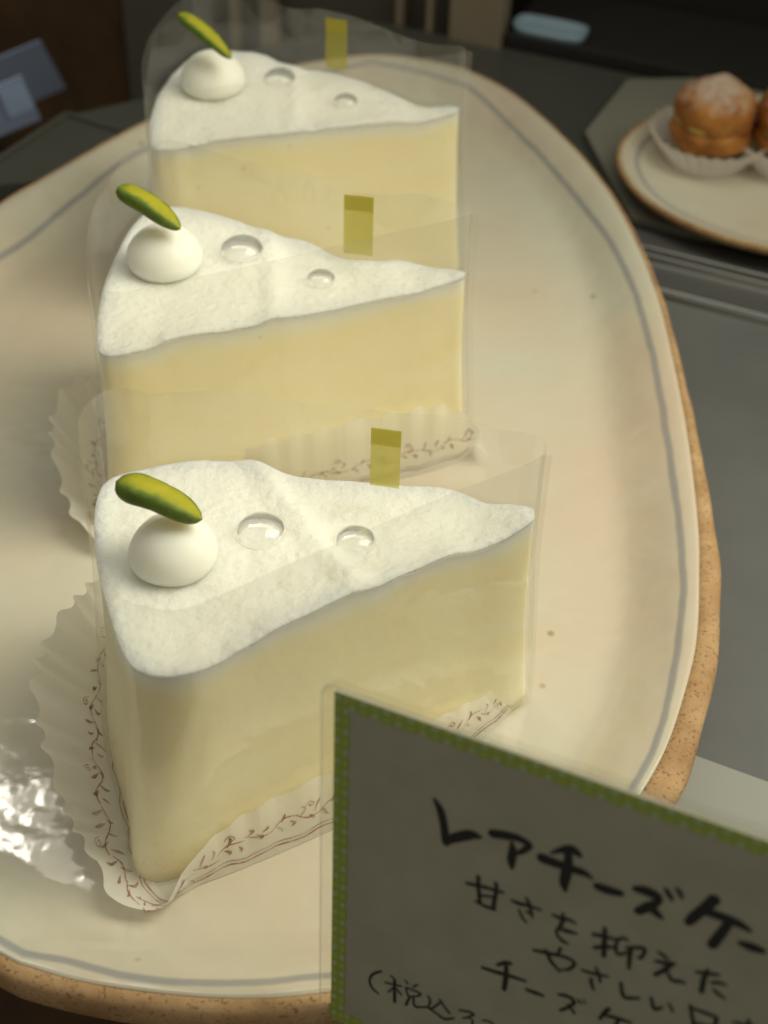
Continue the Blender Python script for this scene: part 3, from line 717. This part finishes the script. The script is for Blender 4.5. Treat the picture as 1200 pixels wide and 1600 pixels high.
# ------------------------------------------------------------------ price card
U_ = Vector((.8905, -.4435, .1012)).normalized(); V_ = Vector((.0034, -.2159, -.9764)); V_ = (V_ - U_ * V_.dot(U_)).normalized()
N_ = U_.cross(V_); N_ = N_ if N_.dot(EYE) > 0 else -N_
DC = 24.4
TL = at(523, 1080, DC)
CW, CH = 11.8, 7.78
def card_uv(x, y):
    d = (FW * F_PX + RT * (x - 600) - UP * (y - 800)); t = (TL - EYE).dot(N_) / d.dot(N_); p = EYE + d * t - TL
    return p.dot(U_), p.dot(V_)
def cp(u, v, off=0.0): return TL + U_ * u + V_ * v + N_ * off
croot = tuple(cp(CW / 2, CH + .4)); croot = (croot[0], croot[1], -1)
card = empty('price_card', croot); tag(card, 'dark backlit handwritten price card with green edging in a clear sleeve', 'price card')
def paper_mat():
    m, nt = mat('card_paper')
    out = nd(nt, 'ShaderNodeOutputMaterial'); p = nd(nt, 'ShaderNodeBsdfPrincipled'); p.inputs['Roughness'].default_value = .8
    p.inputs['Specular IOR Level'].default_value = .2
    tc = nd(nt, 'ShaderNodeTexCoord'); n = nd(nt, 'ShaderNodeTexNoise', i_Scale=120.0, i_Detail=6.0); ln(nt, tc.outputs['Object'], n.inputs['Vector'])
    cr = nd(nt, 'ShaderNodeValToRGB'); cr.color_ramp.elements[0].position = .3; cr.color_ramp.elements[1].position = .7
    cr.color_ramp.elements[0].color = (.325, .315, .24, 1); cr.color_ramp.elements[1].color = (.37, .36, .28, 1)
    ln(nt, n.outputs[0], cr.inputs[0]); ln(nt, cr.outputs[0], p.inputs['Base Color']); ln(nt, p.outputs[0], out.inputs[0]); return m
def rrect(w0, h0, x0, y0, r, n=6):
    pts = []
    for cx_, cy_, a_ in ((x0 + w0 - r, y0 + r, -90), (x0 + w0 - r, y0 + h0 - r, 0), (x0 + r, y0 + h0 - r, 90), (x0 + r, y0 + r, 180)):
        for k in range(n + 1): t = radians(a_ + 90 * k / n); pts.append((cx_ + r * cos(t), cy_ + r * sin(t)))
    return pts
def card_slab(name, pts, o0, o1, m):
    b = MB(); n = len(pts)
    for o in (o0, o1):
        for u, v in pts: b.vert(cp(u, v, o))
    b.face(range(n)); b.face([2 * n - 1 - i for i in range(n)])
    for i in range(n): b.face((i, i + n, (i + 1) % n + n, (i + 1) % n))
    return b.build(name, m, card, smooth=False, root=croot)
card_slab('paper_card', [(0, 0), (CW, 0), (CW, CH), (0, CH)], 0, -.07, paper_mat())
# the clear sleeve: two sheets sealed round the edge
sl = rrect(CW + .5, CH + .45, -.24, -.17, .28)
card_slab('sleeve', sl, .05, -.12, M['sleeve'])
b = MB(); ns_ = len(sl)
for u, v in sl: b.vert(cp(u, v, .052))
cxm, cym = CW / 2, CH / 2
for u, v in sl:
    du, dv = (-.05 if u > cxm else .05), (-.05 if v > cym else .05); b.vert(cp(u + du, v + dv, .052))
for i in range(ns_): j = (i + 1) % ns_; b.face((i, j, ns_ + j, ns_ + i))
b.build('sleeve_seam', film_mat('sleeve_seam', hz=.17, gl=.10, rough=.25), card, smooth=False, root=croot)
# green gingham edging with a scalloped inner side
def edging_mat():
    m, nt = mat('green_edging')
    out = nd(nt, 'ShaderNodeOutputMaterial'); p = nd(nt, 'ShaderNodeBsdfPrincipled'); p.inputs['Roughness'].default_value = .7
    au = nd(nt, 'ShaderNodeAttribute', attribute_name='along'); av = nd(nt, 'ShaderNodeAttribute', attribute_name='across')
    def fr(src, mul, add=0):
        a = nd(nt, 'ShaderNodeMath', operation='MULTIPLY_ADD'); ln(nt, src, a.inputs[0]); a.inputs[1].default_value = mul; a.inputs[2].default_value = add
        s = nd(nt, 'ShaderNodeMath', operation='SINE'); ln(nt, a.outputs[0], s.inputs[0]); return s.outputs[0]
    s1 = fr(au.outputs['Fac'], 2 * pi / .44); s2 = fr(av.outputs['Fac'], 2 * pi / .32, .3)
    mu = nd(nt, 'ShaderNodeMath', operation='MULTIPLY'); ln(nt, s1, mu.inputs[0]); ln(nt, s2, mu.inputs[1])
    mr = nd(nt, 'ShaderNodeMapRange', interpolation_type='SMOOTHSTEP'); mr.inputs[1].default_value = .35; mr.inputs[2].default_value = .95; ln(nt, mu.outputs[0], mr.inputs[0])
    mr2 = nd(nt, 'ShaderNodeMapRange', interpolation_type='SMOOTHSTEP'); mr2.inputs[1].default_value = -.3; mr2.inputs[2].default_value = -.9; ln(nt, mu.outputs[0], mr2.inputs[0])
    m1 = nd(nt, 'ShaderNodeMix', data_type='RGBA'); m1.inputs[6].default_value = (.25, .33, .045, 1); m1.inputs[7].default_value = (.37, .43, .24, 1); ln(nt, mr.outputs[0], m1.inputs[0])
    m2 = nd(nt, 'ShaderNodeMix', data_type='RGBA'); ln(nt, m1.outputs[2], m2.inputs[6]); m2.inputs[7].default_value = (.35, .38, .06, 1); ln(nt, mr2.outputs[0], m2.inputs[0])
    ln(nt, m2.outputs[2], p.inputs['Base Color']); ln(nt, p.outputs[0], out.inputs[0]); return m
b = MB()
def edgestrip(fn, L, n):
    def f(s, t):
        wd0 = .29 + .018 * sin(2 * pi * s * L / .44)
        tt = t * wd0; return (fn(s * L, tt), dict(along=s * L, across=tt))
    b.grid(f, n, 5)
edgestrip(lambda s, t: cp(s, t, .006), CW, 300)
edgestrip(lambda s, t: cp(t, s, .009), CH, 220)
edgestrip(lambda s, t: cp(s, CH - t, .006), CW, 300)
edgestrip(lambda s, t: cp(CW - t, s, .009), CH, 220)
b.build('green_border', edging_mat(), card, smooth=False, root=croot)
# handwriting, stroke by stroke
CR = {'1': (660, 1220, 4.444), '2': (860, 1300, 3.529), '3': (720, 1350, 5.0), '4': (900, 1430, 4.0), '5': (560, 1480, 4.0), '7': (500, 1050, 1.714), '0': (0, 0, 1.0)}
TXT = {
 'title': ['1|85,125,20;125,200,46;150,300,46;165,425,50', '1|160,415,46;250,388,60;340,372,58;405,390,22',
  '1|490,365,55;570,375,55;660,395,45;730,430,40;738,455,40;690,490,32;650,500,25', '1|622,430,22;630,480,44;620,550,48;622,605,20',
  '1|895,500,12;960,480,35;1040,475,55;1095,515,30', '1|835,535,60;930,570,55;1040,610,50;1120,635,42;1180,675,15', '1|1015,490,42;1015,560,48;1000,640,58;985,710,50;995,760,20',
  '2|262,298,38;320,318,42;388,335,32', '2|470,312,30;530,325,48;590,355,42;590,385,32;540,410,42;485,435,38', '2|540,405,36;580,440,38;612,470,22', '2|640,318,22;660,350,24;672,372,15', '2|700,312,18;715,335,22;727,362,14',
  '2|905,370,48;860,410,44;800,460,44;762,495,36', '2|840,430,40;930,460,42;1030,500,40;1100,540,20', '2|985,500,35;940,560,40;893,620,42', '2|1050,610,25;1110,632,42;1170,652,28',
  '0|1222,1470,9;1262,1478,11;1300,1498,7', '0|1220,1502,9;1262,1512,11;1310,1532,7', '0|1250,1445,9;1262,1500,12;1268,1560,8'],
 'second_line': ['3|50,148,25;130,165,28;230,190,25;330,220,22', '3|138,95,28;140,180,28;150,290,28', '3|275,145,25;280,200,28;262,300,30;260,350,28', '3|150,240,18;250,255,18', '3|115,288,15;190,325,25;265,350,25',
  '3|395,280,15;450,303,30;540,325,22;630,358,15', '3|515,265,20;540,320,25;560,410,18', '3|508,365,12;555,388,20', '3|455,355,15;485,420,20;515,455,15',
  '3|715,392,18;780,420,30;850,435,25;900,462,15', '3|800,385,20;800,430,25;785,475,30', '3|785,470,20;750,520,22;760,560,22;800,600,28;845,622,12', '3|760,500,12;830,520,35;910,542,15',
  '4|110,118,22;180,130,22;250,150,14', '4|115,200,20;180,195,24;245,200,14', '4|182,80,22;180,160,28;175,250,26', '4|255,150,16;300,140,18;325,155,14', '4|258,155,18;250,200,18;262,240,20;310,235,16;335,215,10',
  '4|315,200,14;370,200,22;425,205,22;428,230,20;405,265,20;385,260,12', '4|345,205,24;335,270,24;332,330,18',
  '4|520,228,16;548,250,22;575,270,14', '4|498,285,18;560,295,25;612,300,22', '4|610,300,20;560,335,25;495,370,22', '4|555,320,14;580,370,18;605,405,22;650,410,22;682,422,14',
  '4|755,352,18;820,362,22;895,370,16', '4|825,338,18;800,400,26;785,475,26', '4|850,420,18;895,420,22;942,435,12', '4|862,460,14;890,490,22;932,518,12'],
 'third_line': ['7|573,744,8;610,752,10;655,762,9;682,778,9;668,795,8;648,796,5', '7|605,745,9;620,775,10;642,800,7', '7|645,738,8;638,754,7',
  '4|38,340,14;110,362,20;205,382,12', '4|125,325,14;145,370,18;152,415,14', '4|95,395,20;100,430,20;112,465,12', '4|283,420,18;288,470,20;305,510,22;350,515,20;398,515,14',
  '4|470,510,14;480,550,20;495,585,20;540,572,14', '4|578,550,12;595,575,16;605,605,10', '4|715,560,16;725,620,20;735,680,20;738,720,20', '4|720,575,16;800,605,22;880,635,20', '4|880,635,20;870,690,22;860,730,18', '4|730,665,14;800,685,18;860,695,14',
  '4|985,665,14;1080,685,18;1150,705,18', '4|1080,650,16;1085,700,18;1060,760,18'],
 'fourth_line': ['5|775,125,18;850,150,26;940,175,26;1045,210,16', '5|870,110,18;920,95,26;955,100,20', '5|925,105,20;925,170,30;912,260,28', '5|1050,262,18;1100,280,26;1155,300,18',
  '7|640,862,7;665,868,10;682,882,9;668,895,8;645,905,8', '7|666,890,7;682,912,7', '7|692,876,5;700,888,5', '7|706,876,4;712,886,4', '4|205,585,26;180,605,22;150,645,20', '4|170,620,18;250,640,24;345,670,16', '4|270,650,18;240,700,20'],
 'price_line': ['5|145,148,14;95,165,16;72,200,14;85,250,16;125,288,12', '5|205,178,12;228,198,14', '5|168,218,12;270,242,12', '5|228,200,18;228,340,18', '5|225,245,10;190,278,10', '5|232,250,10;270,295,12', '5|295,205,10;310,225,12', '5|370,232,12;345,245,12',
  '5|300,250,12;385,285,14;375,302,12;335,305,10', '5|298,252,12;310,302,12', '5|325,305,14;298,358,16', '5|345,305,12;350,360,14;375,372,14;430,372,12', '5|435,300,10;450,330,14;440,370,10', '5|510,325,12;540,370,12;570,410,14', '5|515,340,12;470,375,12;445,380,10',
  '5|440,378,12;490,410,14;540,445,16;600,440,10', '5|632,392,12;690,400,14;722,418,14;680,435,10;655,440,9', '5|680,436,10;715,455,12;710,480,12', '5|778,455,10;810,460,12;842,475,12;845,495,12;800,520,10;850,530,10'],
}
for li, (nm, strokes) in enumerate(TXT.items()):
    b = MB(); zo = 0
    for s in strokes:
        tagc, body = s.split('|'); ox, oy, k = CR[tagc]
        P = [tuple(float(t) for t in q.split(',')) for q in body.split(';')]
        zo += 1; off = .012 + .0008 * (zo % 9)
        C_ = crom([(ox + x / k, oy + y / k, wv / k / 2) for x, y, wv in P], False, 8)
        pts = [card_uv(x, y) + (hw * (1.36 if nm == 'title' else 1.25) * DC / F_PX * (1 + .06 * nz(x, y, 0, .2)),) for x, y, hw in C_]
        ribbon(b, lambda u, v: cp(u, v, off), pts, 1)
        # round ends
        for (u0, v0, hw), qq in ((pts[0], pts[1]), (pts[-1], pts[-2])):
            c_ = b.vert(cp(u0, v0, off + .0003)); ids = [b.vert(cp(u0 + hw * .97 * cos(2 * pi * t / 12), v0 + hw * .97 * sin(2 * pi * t / 12), off + .0003)) for t in range(12)]
            for t in range(12): b.face((c_, ids[t], ids[(t + 1) % 12]))
    b.build('handwriting', M['ink'], card, smooth=False, root=croot)
# clear stand that holds the card above the shelf, under the picture's lower edge
b = MB()
pb = cp(CW / 2, CH + .2)
b.box((pb.x, pb.y, -.85), (XA, YA, ZA), (2.2, 1.3, .10))
b.box((pb.x + YA.x * .18, pb.y + YA.y * .18, (-.75 + pb.z + .9) / 2), (XA, YA, ZA), (1.6, .06, (pb.z + .9 + .75) / 2))
tag(bevel(b.build('card_stand', M['sleeve'], smooth=False, root=(pb.x, pb.y, -.95)), .03), 'clear plastic stand holding up the handwritten price card', 'card stand')

# ------------------------------------------------------------------ second plate with cream puffs
bp = [P2(912, 218), P2(978, 136), P2(1330, 128), P2(1420, 330), P2(1330, 480), P2(1200, 398), P2(1062, 372), P2(985, 352), P2(955, 300)]
bo = slab('serving_board', bp, -.62, .38, M['board'], root=(bp[0][0], bp[0][1], -1)); bevel(bo, .06, 2)
# slab() gave world vertices relative to root
tag(bo, 'matt beige board under the round plate of cream puffs at upper right', 'board')
pc = (15.5, 19.2); YS = .815
sroot = (pc[0], pc[1], -.6)
sp = empty('round_plate', sroot); tag(sp, 'round cream plate with brown rim holding the cream puffs', 'plate')
b = MB(); prof = [(0.01, -.2), (2, -.2), (4, -.18), (5.6, -.1), (6.3, .03), (6.9, .22), (7.15, .3)]
b.grid(lambda u, v: (Vector((pc[0] + crp[round(v * (len(crp) - 1))][0] * (1 + .015 * nz(cos(2 * pi * u), sin(2 * pi * u), 0, 1.5)) * cos(2 * pi * u), pc[1] + crp[round(v * (len(crp) - 1))][0] * (1 + .015 * nz(cos(2 * pi * u), sin(2 * pi * u), 0, 1.5)) * sin(2 * pi * u) * YS, crp[round(v * (len(crp) - 1))][1])), dict(line=crp[round(v * (len(crp) - 1))][0] - 6.55)), 120, len(crp := crom(prof, False, 4)), closed=True)
b.build('glazed_surface', M['glaze'], sp, root=sroot)
b = MB(); pf2 = [(7.13, .28), (7.2, .33), (7.3, .30), (7.34, .18), (7.2, 0), (6.4, -.3), (5.5, -.5), (5.2, -.615), (4.8, -.615)]
b.grid(lambda u, v: Vector((pc[0] + pf2[round(v * 8)][0] * (1 + .015 * nz(cos(2 * pi * u), sin(2 * pi * u), 0, 1.5)) * cos(2 * pi * u), pc[1] + pf2[round(v * 8)][0] * (1 + .015 * nz(cos(2 * pi * u), sin(2 * pi * u), 0, 1.5)) * sin(2 * pi * u) * YS, pf2[round(v * 8)][1])), 120, 9, closed=True)
b.build('clay_rim', M['clay'], sp, root=sroot)

def puff_mat():
    m, nt = mat('baked_choux_with_sugar')
    out = nd(nt, 'ShaderNodeOutputMaterial'); p = nd(nt, 'ShaderNodeBsdfPrincipled'); p.inputs['Roughness'].default_value = .6
    tc = nd(nt, 'ShaderNodeTexCoord'); n = nd(nt, 'ShaderNodeTexNoise', i_Scale=90.0, i_Detail=6.0); ln(nt, tc.outputs['Object'], n.inputs['Vector'])
    cr = nd(nt, 'ShaderNodeValToRGB'); cr.color_ramp.elements[0].position = .35; cr.color_ramp.elements[1].position = .65
    cr.color_ramp.elements[0].color = (.24, .07, .010, 1); cr.color_ramp.elements[1].color = (.48, .20, .03, 1); ln(nt, n.outputs[0], cr.inputs[0])
    a = nd(nt, 'ShaderNodeAttribute', attribute_name='sugar'); ad = nd(nt, 'ShaderNodeMath', operation='MULTIPLY_ADD'); n2 = nd(nt, 'ShaderNodeTexNoise', i_Scale=260.0, i_Detail=4.0)
    ln(nt, tc.outputs['Object'], n2.inputs['Vector']); ln(nt, n2.outputs[0], ad.inputs[0]); ad.inputs[1].default_value = 1.2; ln(nt, a.outputs['Fac'], ad.inputs[2])
    mr = nd(nt, 'ShaderNodeMapRange'); mr.inputs[1].default_value = .95; mr.inputs[2].default_value = 1.6; mr.inputs[4].default_value = .7; ln(nt, ad.outputs[0], mr.inputs[0])
    mx = nd(nt, 'ShaderNodeMix', data_type='RGBA'); ln(nt, mr.outputs[0], mx.inputs[0]); ln(nt, cr.outputs[0], mx.inputs[6]); mx.inputs[7].default_value = (.62, .55, .45, 1)
    ln(nt, mx.outputs[2], p.inputs['Base Color']); b = nd(nt, 'ShaderNodeBump', i_Strength=.6, i_Distance=.001); ln(nt, n.outputs[0], b.inputs['Height']); ln(nt, b.outputs[0], p.inputs['Normal'])
    ln(nt, p.outputs[0], out.inputs[0]); return m
PM = puff_mat()
custard = principled('custard_cream', (.62, .47, .12), .45, .4, sss=.2)
def puff(px, py, label, cl_, seed):
    c = W(px, py, .05); rt_ = (c.x, c.y, -.19)
    o = empty('cream_puff', rt_); tag(o, label, 'cream puff', 'cream puffs on the round plate')
    b = MB()
    def sh(u, v, z0, R, Hh, low):
        th = 2 * pi * u; ph = (v if v > 0 else 1e-3) * pi * (.5 if low == 0 else 1)
        rr = R * sin(ph); zz = Hh * cos(ph); k = 1 + .10 * nz(cos(th) * sin(ph), sin(th) * sin(ph), cos(ph) + seed, 1.8) + .04 * nz(cos(th) * sin(ph), sin(th) * sin(ph), cos(ph) + seed, 5)
        return Vector((c.x + rr * k * cos(th), c.y + rr * k * sin(th), z0 + zz * k))
    b.grid(lambda u, v: (sh(u, v, .95, 1.55, .80, 1), dict(sugar=0.)), 48, 22, closed=True)
    b.build('choux_base', PM, o, root=rt_)
    b = MB(); b.grid(lambda u, v: sh(u, v, 1.42, 1.42, .36, 1), 48, 18, closed=True); b.build('custard_filling', custard, o, root=rt_)
    b = MB(); b.grid(lambda u, v: (sh(u, v, 1.75, 1.5, 1.25, 1) if v < .62 else sh(u, .62 + (v - .62) * .9, 1.75, 1.47, 1.2, 1), dict(sugar=max(0, cos(v * pi)) * .95)), 48, 26, closed=True)
    b.build('choux_lid', PM, o, root=rt_)
    # pleated paper cup, a thing of its own
    q = empty('paper_cup', rt_); tag(q, cl_, 'paper cup', 'paper cups under the cream puffs')
    b = MB()
    b.grid(lambda u, v: Vector((c.x + (1.5 + .75 * v + .07 * v * sin(u * 2 * pi * 28)) * cos(2 * pi * u), c.y + (1.5 + .75 * v + .07 * v * sin(u * 2 * pi * 28)) * sin(2 * pi * u), -.17 + 1.15 * v)), 224, 6, closed=True)
    b.build('pleated_wall', M['glassine'], q, root=rt_)
    b = MB(); b.face([b.vert((c.x + 1.5 * cos(2 * pi * t / 40), c.y + 1.5 * sin(2 * pi * t / 40), -.16)) for t in range(40)]); b.build('cup_base', M['glassine'], q, root=rt_)
puff(1105, 238, 'sugar dusted cream puff, the whole one nearer the big oval plate', 'pleated white paper cup under the whole cream puff', 1.0)
puff(1232, 245, 'sugar dusted cream puff cut off by the right edge of the picture', 'pleated white paper cup under the cut off cream puff at the right edge', 4.0)

# ------------------------------------------------------------------ blue cards far left, blue shape standing for reflected light far right
blue = principled('pale_blue_card', (.36, .43, .62), .6, .3); blue2 = principled('light_blue_overlap', (.52, .68, .95), .6, .3)
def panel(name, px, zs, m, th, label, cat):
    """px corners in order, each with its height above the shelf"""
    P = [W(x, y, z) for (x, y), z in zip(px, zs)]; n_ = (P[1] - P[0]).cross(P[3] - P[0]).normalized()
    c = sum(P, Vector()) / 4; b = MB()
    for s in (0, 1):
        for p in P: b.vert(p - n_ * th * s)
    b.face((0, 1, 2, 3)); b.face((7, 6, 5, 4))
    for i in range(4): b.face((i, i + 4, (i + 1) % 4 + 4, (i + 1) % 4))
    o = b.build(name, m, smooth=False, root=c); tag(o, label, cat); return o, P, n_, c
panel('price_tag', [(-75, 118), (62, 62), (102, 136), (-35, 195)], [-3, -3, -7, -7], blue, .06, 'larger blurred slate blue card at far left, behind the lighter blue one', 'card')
o, P, n_, c = panel('price_tag', [(-80, 165), (33, 117), (63, 185), (-50, 232)], [-1, -1, -4, -4], principled('slate_blue_card', (.38, .46, .66), .6), .06, 'smaller blurred blue card with a painted bright overlap, in front of the larger card', 'card')
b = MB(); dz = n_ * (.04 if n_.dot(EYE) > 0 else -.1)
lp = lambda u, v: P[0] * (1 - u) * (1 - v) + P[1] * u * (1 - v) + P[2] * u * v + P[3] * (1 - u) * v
b.face([b.vert(lp(u, v) + dz) for u, v in ((.62, .03), (.98, .03), (.98, .70), (.62, .70))]); b.build('overlap_highlight', blue2, o, smooth=False, root=c)  # painted brightness where the two see-through cards overlap
bt = W(860, 50, -.25)  # added shape standing in for a blurred blue reflected light
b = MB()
def reflection_shape(u, v):
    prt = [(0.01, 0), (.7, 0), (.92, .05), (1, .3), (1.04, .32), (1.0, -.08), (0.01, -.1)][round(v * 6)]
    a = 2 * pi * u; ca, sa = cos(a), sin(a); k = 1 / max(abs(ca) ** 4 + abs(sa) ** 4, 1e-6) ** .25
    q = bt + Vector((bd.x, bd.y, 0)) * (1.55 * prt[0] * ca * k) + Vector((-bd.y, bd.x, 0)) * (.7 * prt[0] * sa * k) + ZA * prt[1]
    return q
b.grid(reflection_shape, 48, 7, closed=True)
tag(b.build('blue_reflection', principled('pale_blue_reflection', (.30, .42, .50), .5), root=bt), 'small blurred pale blue shape standing for reflected light, on the dark ledge behind the plates', 'reflection')
bl = MB(); nb2 = Vector((-bd.y, bd.x)); lc = bw0 + bd * 15.1 + nb2 * 2.9
bl.box((lc.x, lc.y, -.675), (Vector((bd.x, bd.y, 0)), Vector((nb2.x, nb2.y, 0)), ZA), (15, 2.9, .315))
tag(bevel(bl.build('dark_ledge', M['black'], smooth=False, root=(lc.x, lc.y, -.99)), .1), 'low black ledge at the back under the pale blue reflected light', 'ledge')
